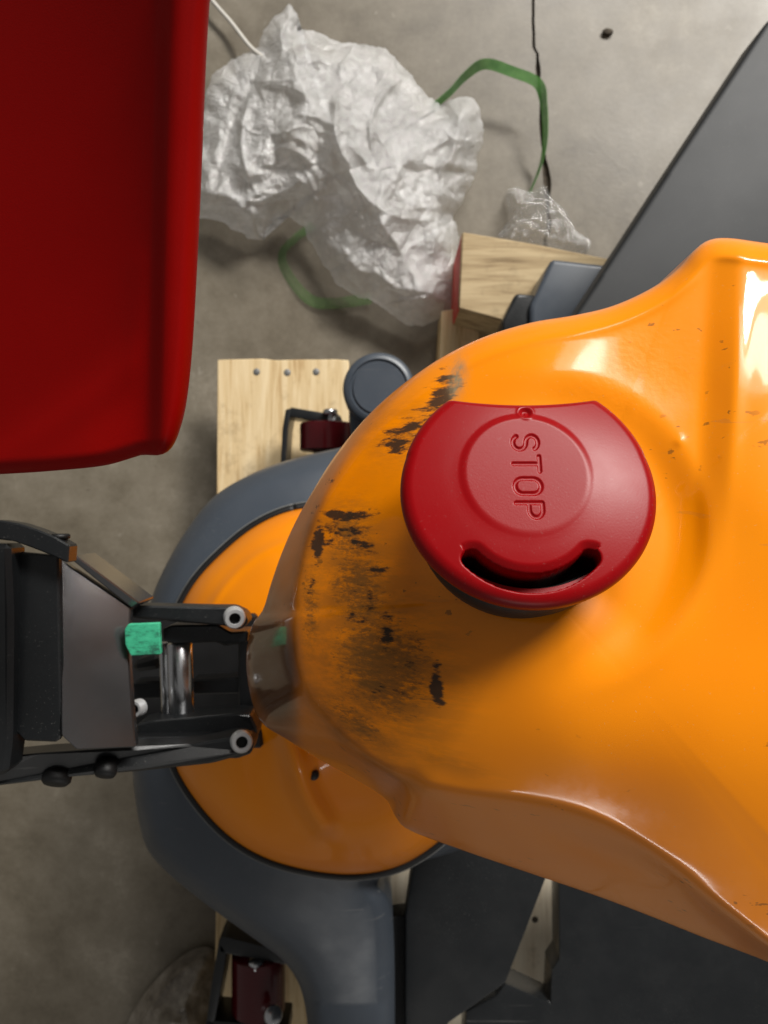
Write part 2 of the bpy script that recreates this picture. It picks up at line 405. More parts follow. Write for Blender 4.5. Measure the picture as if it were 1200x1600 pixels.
COV_C = (860, 930); COV_N = 460; COV_R = 150
RIDGE = [(640, 600), (590, 655), (548, 706), (512, 764), (486, 822), (470, 880), (461, 935), (459, 990), (467, 1045), (490, 1098), (532, 1150), (592, 1196), (656, 1226), (730, 1241), (820, 1252), (900, 1269), (972, 1300), (1036, 1343), (1095, 1393), (1150, 1438), (1208, 1482), (1360, 1550), (1500, 1612), (1560, 1600)]
FOOT = [(600, 626, 800), (500, 748, 776), (462, 820, 762), (428, 905, 748), (398, 978, 741), (386, 1040, 738), (402, 1110, 738), (450, 1155, 740), (510, 1190, 746), (570, 1226, 751), (620, 1272, 757), (640, 1295, 757), (730, 1330, 760), (830, 1364, 763), (930, 1398, 766), (1010, 1428, 768), (1100, 1463, 772), (1200, 1502, 777), (1360, 1568, 780), (1520, 1636, 790)]
def polar(p):
    p = np.asarray(p, float); a = np.arctan2(p[:, 1]-COV_C[1], -(p[:, 0]-COV_C[0]))  # 0 points left, grows down the left side
    return a, np.hypot(p[:, 0]-COV_C[0], p[:, 1]-COV_C[1])
def cover_z(q, e):
    x, y = q[:, 0], q[:, 1]
    ang_, rad_ = polar(q)
    ra, rr = polar(spline(RIDGE, 400, False)); o_ = np.argsort(ra); ra, rr = ra[o_], rr[o_]
    oa, orr = polar(spline(OUT, 900)); o_ = np.argsort(oa); oa, orr = oa[o_], orr[o_]
    fa, _ = polar(np.array(FOOT)[:, :2]); fz = np.array(FOOT)[:, 2]/1000; o_ = np.argsort(fa); fa, fz = fa[o_], fz[o_]
    Rr_ = np.interp(ang_, ra, rr, left=1e5, right=1e5); Ro = np.interp(ang_, oa, orr); Zf = np.interp(ang_, fa, fz)
    t = np.clip((rad_-Rr_)/np.maximum(Ro-Rr_, 4), 0, 1)
    k_ = np.where(t > 0, Rr_/np.maximum(rad_, 1), 1.0)[:, None]
    qc = np.array(COV_C)+(q-np.array(COV_C))*k_
    z = tps(qc); g = .75*t+.25*t*t
    z = z+(Zf-z)*g*(t > 0)
    G = z[1:].reshape(COV_R, COV_N)
    for _ in range(9):
        G[1:-1] = .25*G[:-2]+.5*G[1:-1]+.25*G[2:]
        G[:] = .25*np.roll(G, 1, 1)+.5*G+.25*np.roll(G, -1, 1)
    z[1:] = G.ravel()
    # the round dish the button stands in, open towards the nose
    r = np.hypot(x-850, y-832); a = np.degrees(np.arctan2(832-y, x-850))
    gate = 1-sstep(np.abs(((a-20+180) % 360)-180), 62, 102)
    z -= .0045*(1-sstep(r, 190, 262))*gate
    # a soft roll of the dish's own edge
    z += .0007*np.exp(-((r-262)/20)**2)*gate*sstep(y, 640, 900)
    # the main body stands proud of the nose: a rounded step down the right
    z += .0040*sstep(x+.05*(y-600), 1092, 1152)*(1-sstep(y, 700, 1020))
    z += .0007*np.exp(-(((x+.05*(y-600))-1152)/12)**2)*(1-sstep(y, 600, 800))
    # swelling beside the button and the hollow below it
    z += .0045*blob(q, 682, 850, 36, 52, -15)
    z += .0006*blob(q, 1062, 690, 7, 7)
    # hollow drawn into the flank
    z -= .004*blob(q, 950, 1335, 110, 22, 22)
    # rolled edge along the upper side, a tighter one along the foot
    top = sstep(y, 900, 720)*1.0
    Rr = 15+20*top; dp = .0035+.0095*top
    z += .0008*np.exp(-((e-27)/9)**2)*top
    k = np.clip(1-e/Rr, 0, 1)
    z -= dp*(1-np.sqrt(np.clip(1-k*k, 0, 1)))
    return z
def A_black(q):
    g = .0*q[:, 0]
    for cx, cy, rx, ry, rot, s in ((648, 668, 62, 24, -30, .74), (620, 692, 30, 28, 0, .68), (692, 612, 20, 38, 24, .80), (545, 802, 46, 13, 0, .84), (515, 815, 24, 24, 0, .46), (497, 850, 10, 40, 4, .82), (488, 915, 8, 22, 6, .62), (560, 895, 30, 11, -6, .55), (578, 925, 7, 20, -14, .58), (590, 985, 8, 34, -8, .50), (682, 1072, 11, 42, -6, .92), (683, 1035, 12, 12, 0, .62), (560, 860, 36, 30, 0, .34), (600, 1010, 30, 30, 0, .36), (512, 752, 10, 5, -20, .55), (550, 842, 44, 22, -5, .64), (585, 893, 34, 12, 0, .70), (606, 990, 18, 52, -10, .60), (640, 1055, 60, 44, -20, .46), (560, 960, 40, 52, 0, .46)):
        g = np.maximum(g, s*blob(q, cx, cy, rx, ry, rot)**.6)
    return g
def A_brown(q):
    g = .0*q[:, 0]
    for cx, cy, rx, ry, rot, s in ((600, 1040, 80, 100, -25, 1.), (560, 920, 50, 90, -10, .9), (545, 840, 40, 50, 0, .85), (640, 680, 60, 40, -20, .6), (560, 1130, 80, 26, 38, .8), (700, 1190, 60, 16, 20, .45), (486, 950, 16, 80, 0, .8)):
        g = np.maximum(g, s*blob(q, cx, cy, rx, ry, rot)**.7)
    return g
def A_grime_reflection(q):
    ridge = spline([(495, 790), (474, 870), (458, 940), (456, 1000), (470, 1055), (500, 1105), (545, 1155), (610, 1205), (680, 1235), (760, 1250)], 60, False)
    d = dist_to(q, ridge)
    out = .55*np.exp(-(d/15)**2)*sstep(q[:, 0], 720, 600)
    wall = sstep(q[:, 1], 780, 900)*sstep(q[:, 0]+.35*(1100-q[:, 1]), 520, 400)  # the wall's dull reflection, darkened in colour
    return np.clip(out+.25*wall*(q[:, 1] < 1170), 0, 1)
def A_neck_shade(q): return np.clip(1.5*blob(q, 424, 1045, 44, 110, -8), 0, 1)*sstep(q[:, 0], 480, 455)  # mask for the painted shade on the neck
def A_ripple(q): return np.clip(1.3*blob(q, 985, 575, 95, 70, 20), 0, 1)
def A_glue(q): return np.clip(1.6*blob(q, 714, 592, 11, 26, 8), 0, 1)
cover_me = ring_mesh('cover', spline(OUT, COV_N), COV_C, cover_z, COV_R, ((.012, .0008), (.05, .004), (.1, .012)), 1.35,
                     {'scuff_black': A_black, 'scuff_brown': A_brown, 'grime_reflection': A_grime_reflection, 'glue': A_glue, 'neck_shade': A_neck_shade, 'ripple': A_ripple})
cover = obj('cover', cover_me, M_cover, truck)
cover['label'] = 'glossy orange cover rubbed black along its nose'

# ---- red stop button
BT = Matrix.Translation(at(828, 760, .877)) @ Matrix.Rotation(R(-23), 4, 'X')
def stop_button():
    def arc(cx, cy, rx, ry, a0, a1, n=14): return [(cx+rx*math.cos(R(a)), cy+ry*math.sin(R(a))) for a in np.linspace(a0, a1, n)]
    letters = [  # (u along the word, v up the letter)
        [arc(3, 8.1, 2.7, 2.5, 25, 270)+arc(3, 2.9, 2.7, 2.7, 90, -155)],
        [[(8.6, 10.6), (14.4, 10.6)], [(11.5, 10.6), (11.5, 0)]],
        [arc(20.2, 7.4, 2.9, 3.2, 0, 180)+arc(20.2, 3.2, 2.9, 3.2, 180, 360)+[(23.1, 7.4)]],
        [[(26.6, 0), (26.6, 10.6), (29, 10.6)]+arc(29.2, 7.9, 2.9, 2.7, 90, -90)+[(26.6, 5.2)]]]
    segs = []
    for L in letters:
        for pl in L:
            q = [(.86*(v-5.3)-1.4, .98*(16.6-u)+2.0) for u, v in pl]
            segs += list(zip(q, q[1:]))
    A = np.array([s[0] for s in segs]); B = np.array([s[1] for s in segs]); D = B-A; L2 = (D**2).sum(1)+1e-9
    n = 560; th = np.linspace(0, 2*math.pi, n, endpoint=False)
    r1 = np.r_[np.arange(.5, 24, .28), np.arange(24, 43.6, .4), 43.6+2.4*np.sin(np.linspace(.05, 1, 10)*math.pi/2)]/46.0
    cs, sn = np.cos(th), np.sin(th)
    ytop = 36.2+.0022*(46*cs)**2
    Rt = np.where(sn > .3, np.minimum(46, 34/np.maximum(sn, .3)), 46.0*np.sqrt(1/(cs**2+(sn/.94)**2)))
    for _ in range(4): Rt = np.where(sn > .3, np.minimum(46, (33.0+.0046*(Rt*cs)**2)/np.maximum(sn, .3)), 46.0*np.sqrt(1/(cs**2+(sn/.94)**2)))
    # soften the two corners
    ker = np.array([1, 2, 3, 2, 1])/9; Rt = np.convolve(np.r_[Rt[-2:], Rt, Rt[:2]], ker, 'valid')
    P = np.vstack([np.zeros((1, 2))]+[np.stack([k*Rt*cs, k*Rt*sn], 1) for k in r1]); tt = np.r_[0, np.repeat(r1, n)]
    x, y = P[:, 0], P[:, 1]; r = np.hypot(x, y)
    z = 4.2-.0023*r*r+.045*y
    rb = np.hypot(x+1.6, y-3.6)
    z += (3.55+.046*y-z)*(1-sstep(rb, 20.8, 24.2))
    z -= .06*np.exp(-((rb-26)/2.6)**2)*sstep(y, 22, 5)                    # groove round the boss
    # edge roll
    k = np.clip((tt*46-41.6)/4.4, 0, 1); z -= 4.4*(1-np.sqrt(1-k*k*.995))
    # engraved word
    d = np.sqrt(np.stack([((P-A[i]-np.clip(((P-A[i])@D[i])/L2[i], 0, 1)[:, None]*D[i])**2).sum(1) for i in range(len(segs))]).min(0))
    z -= .5*(1-sstep(d, .30, .95))
    # dimple near the flat
    dd = np.hypot(x+.2, y-27.9); z -= 1.1*(1-sstep(dd, .8, 2.5)); z += .7*(1-sstep(np.hypot(x+.2, y-27.2), .2, 1.2)); z += .2*np.exp(-((dd-2.9)/.5)**2)
    # finger slot
    rs = np.hypot(x+1.6, y+7.3); ang = np.degrees(np.arctan2(y+7.3, x+1.6)); da = np.abs(((ang+90+180) % 360)-180)*math.pi/180*r
    hw = 3.1; y_ = y; arcd = np.hypot(np.maximum(0, np.abs(((ang+90+180) % 360)-180)-46)*math.pi/180*28.3, rs-28.3)
    sl = 1-sstep(arcd, hw-.45, hw+.35); soft = 1-sstep(arcd, hw, hw+2.2)
    z -= 1.6*(1-sstep(arcd, hw, hw+3.4))*(rs < 28.3); z -= .5*(1-sstep(arcd, hw, hw+1.0)); z = z-21*sl
    V = np.stack([x, y, z], 1)
    ed = V[-n:]; rows = []
    for dz, kx in ((-1., 1.0), (-2.5, .995), (-4, .975), (-4.6, .94), (-4.6, .80)):
        q = ed.copy(); q[:, :2] *= kx; q[:, 2] = np.minimum(ed[:, 2], ed[:, 2])+dz; rows.append(q)
    V = np.vstack([V]+rows)/1000
    f = [(0, 1+j, 1+(j+1) % n) for j in range(n)]; tot = len(r1)+len(rows)
    for q in range(tot-1):
        a, b = 1+q*n, 1+(q+1)*n
        for j in range(n):
            kx = (j+1) % n; f.append((a+j, b+j, b+kx, a+kx))
    me = bpy.data.meshes.new('stop_button'); me.from_pydata(V.tolist(), [], f); me.update()
    at_ = me.attributes.new('slot', 'FLOAT', 'POINT'); at_.data.foreach_set('value', np.r_[sl, np.zeros(len(V)-len(sl))].astype(np.float32)); me.transform(BT)
    b = obj('stop_button', me, None, truck, mats=[M_red])
    b['label'] = 'red stop button with a finger slot'
    obj('collar', lathe([(.034, -.034), (.034, -.012), (.0385, -.012), (.0392, -.013), (.0392, -.016), (.0405, -.0175), (.0405, -.027), (.0385, -.036), (.034, -.036)], 72, BT), M_black, b)
    return b
stop_button()

# ---- orange drive cover below
DC = (484, 1078)
th = np.linspace(0, 2*math.pi, 200, endpoint=False)
dome_px = spline([(460, 797), (400, 822), (345, 866), (300, 917), (268, 985), (254, 1060), (256, 1130), (276, 1200), (312, 1258), (358, 1306), (410, 1338), (470, 1357), (540, 1366), (600, 1360), (650, 1340), (700, 1300), (735, 1240), (752, 1150), (745, 1040), (720, 950), (670, 870), (600, 815), (530, 793)], 260)
def dome_z(q, e):
    t = np.clip(e/240, 0, 1)
    z = .452+.125*(1-(1-t)**2.4)
    x, y = q[:, 0], q[:, 1]
    # flat bright upper land and a raised bead on it
    arc_ = spline([(330, 948), (352, 915), (384, 882), (420, 858), (480, 835)], 40, False)
    z += .003*np.exp(-(dist_to(q, arc_)/7)**2)
    # the fold that runs down from the hinge
    fold = spline([(446, 1140), (462, 1190), (478, 1240), (505, 1288)], 40, False); df = dist_to(q, fold)
    z += .020*np.exp(-(df/20)**2); z -= .010*blob(q, 415, 1240, 38, 70, -18)
    z -= .008*blob(q, 560, 1240, 50, 36)
    k = np.clip(1-e/22, 0, 1); z -= .016*(1-np.sqrt(np.clip(1-k*k, 0, 1)))
    return z
obj('drive_cover', ring_mesh('drive_cover', dome_px, DC, dome_z, 80, ((.02, .001), (.05, .004)), 1.3), M_orange, truck)
# steel lip and black seal round the drive cover
def loop_tube(px_pts, z, r, grow=0):
    c = np.mean(px_pts, 0); pts = []
    for p in px_pts: v = at(p[0], p[1], z); pts.append(v)
    cc = sum(pts, Vector())/len(pts)
    pts = [v+(v-cc).normalized()*grow for v in pts]; pts.append(pts[0].copy()); return tube(pts, r, 8)
obj('seal', loop_tube(dome_px, .432, .0042, .0012), M_black, truck)
obj('steel_lip', loop_tube(dome_px, .424, .0014, .0050), M_lip, truck)
obj('screw_hole', lathe([(0, .0004), (.0033, .0004), (.004, -.001), (.004, -.004), (0, -.004)], 20, Matrix.Translation(at(490, 1212, .572))), M_black, truck)

# ---- grey base cowl round it
COWL = [(760, 700), (600, 690), (520, 702), (440, 722), (382, 746), (333, 777), (297, 820), (266, 870), (240, 926), (224, 985), (213, 1060), (206, 1140), (206, 1195), (213, 1260), (224, 1312), (241, 1342), (276, 1376), (332, 1420), (396, 1466), (440, 1499), (466, 1535), (478, 1580), (482, 1640), (484, 1720), (550, 1730), (616, 1720), (617, 1640), (617, 1560), (616, 1480), (613, 1432), (604, 1398), (590, 1376), (640, 1352), (760, 1300), (800, 1150), (800, 850)]
def cowl_z(q, e):
    dr = dist_to(q, np.vstack([dome_px, dome_px[:1]]))
    z = .424-.00022*np.clip(dr-4, 0, 200)
    k = np.clip(1-e/30, 0, 1); z -= .024*(1-np.sqrt(np.clip(1-k*k, 0, 1)))
    # a crease down the left shoulder
    k2 = np.clip(1-e/70, 0, 1); z -= .012*k2*k2
    return z
obj('base_cowl', ring_mesh('base_cowl', spline(COWL, 340), (530, 1380), cowl_z, 90, ((.05, .001), (.16, .004), (.25, .01)), 1.2), M_cowl, truck)
obj('gap_shade', prism([(606, 1434, .27), (640, 1430, .27), (640, 1740, .27), (606, 1740, .27)], .03, .002), M_black, truck)  # added black strip standing in for the dark of the open gap

# ---- frame plates to the right
flat_sharp(obj('side_plate', prism([(640, 1250, .30), (900, 1250, .30), (870, 1330, .30), (790, 1537, .30), (700, 1600, .29), (690, 1720, .29), (633, 1720, .29), (634, 1430, .29), (646, 1345, .295)], .03, .003), M_dark, truck))
flat_sharp(obj('fork_arm', prism([(872, 1300, .27), (1300, 1300, .27), (1400, 1760, .27), (720, 1760, .27), (728, 1582, .27), (776, 1556, .27), (790, 1536, .27), (860, 1568, .27), (862, 1516, .27), (874, 1498, .27)], .04, .003), M_dark, truck))
flat_sharp(obj('fork_arm', prism([(1202, 28, .36), (1700, -160, .36), (1800, 560, .36), (1200, 640, .36), (830, 600, .36), (880, 520, .36), (940, 428, .36), (1044, 268, .36)], .06, .006, 3), M_panel, truck))
br = obj('bracket', prism([(862, 404, .24), (960, 415, .24), (1000, 560, .24), (830, 560, .24), (828, 478, .24)], .09, .006, 3), M_cowl, truck); flat_sharp(br)
flat_sharp(obj('lug', prism([(806, 457, .235), (838, 460, .235), (852, 480, .23), (862, 530, .23), (784, 530, .23), (786, 500, .235)], .06, .006, 3), M_dark, truck))

# ---- round grey cap behind the nose
def cap():
    c = at(592, 606, .31); k = (H-.31)/F
    r = 57*k
    b = obj('round_cap', lathe([(0, 0), (r*.70, 0), (r*.72, -.0022), (r*.77, -.0022), (r*.80, 0), (r*.93, -.001), (r*.985, -.004), (r, -.009), (r, -.05), (0, -.05)], 64, Matrix.Translation(c)), M_cowl, truck)
    b['label'] = 'round grey cap with a ring groove'; flat_sharp(b, 50)
    obj('cap_arm', prism([(545, 640, .29), (600, 600, .29), (700, 640, .29), (660, 720, .29), (548, 690, .29)], .05, .006, 3), M_cowl, truck)
cap()

# ---- casters
def caster(wx0, wx1, wy0, wy1, zc, bars, axle):
    k = (H-zc)/F
    rad = (wx1-wx0)*k/2
    a = at((wx0+wx1)/2, wy0, zc-.0+0); b = at((wx0+wx1)/2, wy1, zc)
    a.z = b.z = zc-rad
    cst = obj('caster', prism(bars[0], .05, .0015), M_dark, truck)
    flat_sharp(cst)
    for poly in bars[1:]: flat_sharp(obj('fork_plate', prism(poly, .05, .0015), M_dark, cst))
    m, L = frame_of(a, b); c = .0035
    flat_sharp(obj('wheel', lathe([(0, 0), (rad*.55, 0), (rad*.6, .002), (rad-c*.6, .002), (rad, c), (rad, L-c), (rad-c*.6, L-.002), (rad*.6, L-.002), (rad*.55, L), (0, L)], 48, m), M_maroon, cst), 50)
    for p, q, r in axle: obj('axle', rod(p, q, r), M_steel, cst)
caster(464, 552, 654, 704, .215,
       [[(454, 636, .20), (532, 649, .20), (532, 664, .20), (450, 650, .20)], [(446, 640, .20), (456, 637, .20), (450, 668, .20), (446, 730, .20), (438, 730, .20), (441, 670, .20)]],
       [(at(520, 646, .20), at(520, 740, .19), .007), (at(516, 640, .205), at(516, 648, .205), .009)])
caster(354, 440, 1508, 1606, .20,
       [[(344, 1466, .19), (352, 1464, .19), (432, 1484, .19), (450, 1494, .19), (450, 1508, .19), (352, 1490, .19), (342, 1488, .19)], [(342, 1468, .19), (354, 1488, .19), (346, 1540, .19), (334, 1602, .19), (322, 1600, .19), (330, 1540, .19)], [(322, 1594, .19), (450, 1606, .19), (450, 1630, .19), (320, 1616, .19)]],
       [(at(400, 1500, .19), at(400, 1512, .19), .010), (at(424, 1586, .204), at(428, 1586, .214), .011)])

# ---- tiller with its hinge
ZH = .665
def on_plane(pts, anchor, tilt, az):
    a = at(*anchor); n = Vector((math.sin(R(tilt))*math.cos(R(az)), math.sin(R(tilt))*math.sin(R(az)), math.cos(R(tilt))))
    out = []
    for px, py in pts:
        d = at(px, py, 0)-Vector((0, 0, H)); k = (a-Vector((0, 0, H))).dot(n)/d.dot(n); out.append((px, py, H+d.z*k))
    return out
til = obj('tiller', prism(on_plane([(92, 869), (108, 884), (204, 949), (200, 1010), (206, 1100), (212, 1168), (120, 1172), (96, 1150)], (150, 1010, .712), 41, 20), .006, .0008, 1), M_plate, truck, smooth=False)
til['label'] = 'charcoal steel tiller arm on its hinge'
def tp(name, poly, h, mat=M_dark, bev=.001):
    return obj(name, prism(poly, h, bev, 1), mat, til, smooth=False)
tp('arm_plate', [(26, 862, .729), (91, 868, .730), (95, 1150, .730), (88, 1160, .729), (38, 1158, .729), (22, 1142, .729), (20, 960, .729)], .006)
tp('arm_plate', [(-80, 850, .745), (14, 850, .742), (19, 960, .738), (17, 1160, .736), (10, 1210, .735), (-80, 1235, .735)], .02, bev=.0025)
tp('side_rail', [(108, 872, .716), (116, 866, .716), (218, 942, .696), (206, 951, .696)], .03, M_plate, .0008)
tp('side_rail', [(-60, 1190, .72), (60, 1178, .715), (212, 1168, .700), (300, 1164, .690), (372, 1150, .688), (392, 1160, .688), (388, 1178, .688), (330, 1194, .690), (220, 1206, .695), (100, 1216, .70), (-60, 1236, .71)], .02, bev=.002)
# bent strip over the top corner
strip = [(-40, 812), (0, 813), (30, 818), (60, 828), (84, 838), (108, 852)]
tp('corner_strip', [(p[0], p[1], .742) for p in strip]+[(106, 880, .742), (80, 868, .742), (50, 856, .742), (22, 846, .742), (-40, 838, .742)], .012, bev=.0008)
obj('knob', rod(at(93, 834, .735), at(93, 842, .735), .0055), M_black, til)
for kx, ky, kr in ((88, 1217, .0085), (165, 1205, .0065)):
    obj('knob', lathe([(0, .003), (kr*.8, .003), (kr, .001), (kr, -.006), (0, -.006)], 24, Matrix.Translation(at(kx, ky, .700)) @ Matrix.Rotation(R(55), 4, 'X')), M_black, til)
# hinge cheeks
tp('hinge_cheek', [(198, 953, .672), (212, 946, .672), (330, 949, .668), (362, 949, .668), (382, 958, .666), (388, 972, .666), (376, 984, .666), (350, 978, .666), (260, 971, .668), (200, 965, .672)], .018, bev=.0012)
tp('hinge_cheek', [(252, 984, .655), (268, 977, .655), (340, 976, .652), (360, 988, .650), (388, 986, .648), (386, 1004, .648), (352, 1010, .648), (338, 1004, .650), (270, 1006, .655), (254, 1002, .655)], .022, bev=.0012)
tp('hinge_cheek', [(212, 1132, .66), (240, 1126, .66), (372, 1115, .655), (392, 1118, .655), (402, 1140, .653), (398, 1158, .653), (376, 1140, .655), (330, 1152, .655), (216, 1160, .66)], .024, bev=.0012)
tp('hinge_cheek', [(200, 1152, .67), (330, 1152, .668), (366, 1144, .666), (390, 1146, .666), (397, 1160, .666), (392, 1178, .666), (370, 1186, .666), (300, 1182, .668), (200, 1182, .67)], .02, bev=.0012)
tp('cross_bar', [(298, 1062, .62), (386, 1058, .62), (386, 1084, .62), (298, 1086, .62)], .02, bev=.0012)
tp('cross_bar', [(206, 1066, .61), (252, 1064, .61), (252, 1092, .61), (206, 1094, .61)], .02, bev=.0012)
tp('hinge_yoke', [(372, 1000, .625), (392, 1000, .625), (400, 1060, .625), (398, 1120, .625), (372, 1120, .625)], .03, bev=.0012)
tp('hinge_floor', [(196, 960, .565), (400, 960, .565), (410, 1170, .565), (196, 1170, .565)], .01, M_black, .002)
tp('cable_clip', [(206, 1034, .628), (246, 1022, .628), (250, 1046, .628), (208, 1052, .628)], .02, M_black, .003)
obj('hinge_pin', rod(at(258, 1003, .640), at(263, 1124, .640), .0042), M_steel, til)
obj('hinge_pin', rod(at(280, 1003, .640), at(284, 1124, .640), .0085), M_steel, til)
def bolt(px, py, z, r, tilt=(0, 0)):
    m = Matrix.Translation(at(px, py, z)) @ Matrix.Rotation(R(tilt[0]), 4, 'X') @ Matrix.Rotation(R(tilt[1]), 4, 'Y')
    b = lathe([(0, -.0045), (r*.48, -.0045), (r*.50, -.0005), (r*.56, 0), (r*.86, 0), (r, -.0016), (r, -.006), (0, -.006)], 28, m)
    for f in b.faces:
        c = m.inverted() @ f.calc_center_median()
        f.material_index = 1 if (math.hypot(c.x, c.y) < r*.5) else 0
    return flat_sharp(obj('bolt', b, None, til, mats=[M_bolt, M_black]), 40)
bolt(367, 967, .6725, .0068, (8, 16)); bolt(378, 1160, .6935, .0066, (-8, 16)); bolt(210, 1108, .655, .0056, (0, -20))
st = tp('sticker', [(194, 984, .7085), (200, 975, .7085), (249, 973, .7085), (251, 1023, .7085), (204, 1025, .7085), (195, 1008, .7085)], .004, M_green, .0006)
st['label'] = 'green worn sticker'

# ================================================================== RED HOUSING
RED = [(333, -60), (328, 0), (322, 100), (316, 250), (309, 400), (301, 540), (292, 625), (281, 672), (268, 700), (250, 711), (222, 711), (205, 716), (160, 728), (80, 736), (0, 741), (-120, 746), (-200, 740), (-210, 300), (-200, -80), (60, -90), (250, -80)]
def red_z(q, e):
    x, y = q[:, 0], q[:, 1]
    z = .885+.00010*(x-150)-.00007*(y-350)
    ridge = sstep(x+.02*(y-300), 236, 262); z += .004*ridge-.006*sstep(x+.02*(y-300), 262, 320)
    f = (y-(715-.70*x)); z += .010*sstep(f+.0*x, -150, -8)*sstep(x, 250, 120)*.0
    fold = spline([(-60, 745), (0, 716), (100, 650), (180, 592), (230, 530), (246, 420)], 60, False)
    z += .006*sstep(y-np.interp(x, fold[:, 0], fold[:, 1]), -30, 110)*sstep(x, 246, 120)
    z += .0014*np.exp(-(dist_to(q, fold)/30)**2)*sstep(x, 245, 200)
    k = np.clip(1-e/26, 0, 1); z -= .009*(1-np.sqrt(np.clip(1-k*k, 0, 1)))
    return z
rh = thing('red_housing', 'large dark red moulded housing with a rounded corner, close to the viewer above the floor', 'housing', at(100, 350, .84))
obj('shell', ring_mesh('shell', spline(RED, 300), (90, 330), red_z, 90, ((.004, .002), (.010, .007), (.012, .02)), 1.3), M_shell, rh)

# ================================================================== WOODEN PALLET
pal = thing('wooden_pallet', 'pale pine pallet under the pallet truck with nailed planks', 'pallet', at(600, 1000, 0))
ZP = .105
def plank(poly, h, mat, name='plank', wob=0):
    pts = []
    for i, p in enumerate(poly):
        q = poly[(i+1) % len(poly)]; n = 9 if wob else 1
        for k in range(n):
            t = k/n; x = p[0]+(q[0]-p[0])*t; y = p[1]+(q[1]-p[1])*t
            if k: x += wob*noise.noise((x*.05, y*.05, 1)); y += wob*noise.noise((x*.05, y*.05, 7))
            pts.append((x, y, p[2]))
    return flat_sharp(obj(name, prism(pts, h, .0012, 1), mat, pal))
p1 = plank([(340, 562, ZP), (545, 563, ZP), (545, 1700, ZP), (334, 1700, ZP)], .024, M_wood, wob=6)
plank([(586, 700, ZP), (722, 700, ZP), (722, 1700, ZP), (590, 1700, ZP)], .024, M_wood_grey, wob=3)
plank([(780, 800, ZP), (1010, 800, ZP), (1010, 1700, ZP), (776, 1700, ZP)], .024, M_wood_grey, wob=3)
plank([(690, 486, .07), (748, 480, .07), (748, 700, .07), (680, 700, .07)], .07, M_wood, 'bearer', 2)
for i, (x, y) in enumerate(((401, 581), (449, 582), (494, 581))):
    obj('nail', lathe([(0, .0012), (.004, .0012), (.0048, .0004), (.0048, -.002), (0, -.002)], 14, Matrix.Translation(at(x, y, ZP))), M_lip, p1)
obj('knot', lathe([(0, .0006), (.004, .0006), (.0052, -.001), (0, -.001)], 14, Matrix.Translation(at(836, 1437, ZP))), M_crack, pal)
for x in (340, 640, 860): obj('bearer', prism([(x, 640, ZP-.0245), (x+190, 640, ZP-.0245), (x+190, 740, ZP-.0245), (x, 740, ZP-.0245)], ZP-.026, .002), M_wood, pal)
for x in (340, 640, 860): obj('bearer', prism([(x, 1500, ZP-.0245), (x+190, 1500, ZP-.0245), (x+190, 1640, ZP-.0245), (x, 1640, ZP-.0245)], ZP-.026, .002), M_wood, pal)
bmx = prism([(722, 362, .155), (830, 380, .155), (1000, 414, .155), (1000, 548, .155), (840, 516, .155), (716, 482, .155)], .14, .002, 1)
bmx.normal_update()
for f in bmx.faces:
    if f.normal.x < -.8: f.material_index = 1
flat_sharp(obj('block', bmx, None, pal, mats=[M_wood_x, M_redpaint]))['label'] = 'timber block with a red painted end'

# ================================================================== LOOSE PACKING ON THE FLOOR
def crumple(p, seed, amp, sc):
    v = 0.0
    for k, (s, a) in enumerate(((sc, 1.), (sc*2.1, .42), (sc*4.6, .13))):
        n_ = noise.noise((p[0]*s+seed, p[1]*s+seed*1.7, k*5.1+seed)); v += a*(1-2.2*abs(n_))
    d, _ = noise.voronoi((p[0]*sc*2.4+seed, p[1]*sc*2.4, seed), distance_metric='DISTANCE', exponent=2.5)
    v += .7*(d[1]-d[0])
    return v*amp
BAG = [(404, 74), (412, 48), (430, 26), (452, 6), (464, 22), (464, 46), (490, 48), (530, 66), (565, 68), (602, 76), (630, 104), (660, 140), (690, 166), (716, 150), (740, 152), (752, 180), (757, 206), (748, 240), (740, 280), (722, 315), (708, 338), (716, 366), (716, 400), (714, 440), (712, 478), (690, 498), (662, 508), (640, 510), (616, 494), (590, 474), (556, 462), (530, 446), (506, 414), (486, 376), (468, 350), (452, 338), (432, 342), (418, 356), (410, 374), (386, 372), (366, 356), (340, 344), (306, 338), (285, 300), (296, 240), (312, 180), (330, 120), (360, 94)]
def ragged(pts, n):
    P = np.array(pts+[pts[0]], float); L = np.r_[0, np.cumsum(np.linalg.norm(np.diff(P, axis=0), axis=1))]; s_ = np.linspace(0, L[-1], n, endpoint=False)
    Q = np.stack([np.interp(s_, L, P[:, k]) for k in (0, 1)], 1)
    for i, t in enumerate(s_):
        Q[i] += 5*np.array([noise.noise((t*.05, 0, 2)), noise.noise((t*.05, 9, 2))])+2.2*np.array([noise.noise((t*.2, 0, 5)), noise.noise((t*.2, 9, 5))])
    return Q
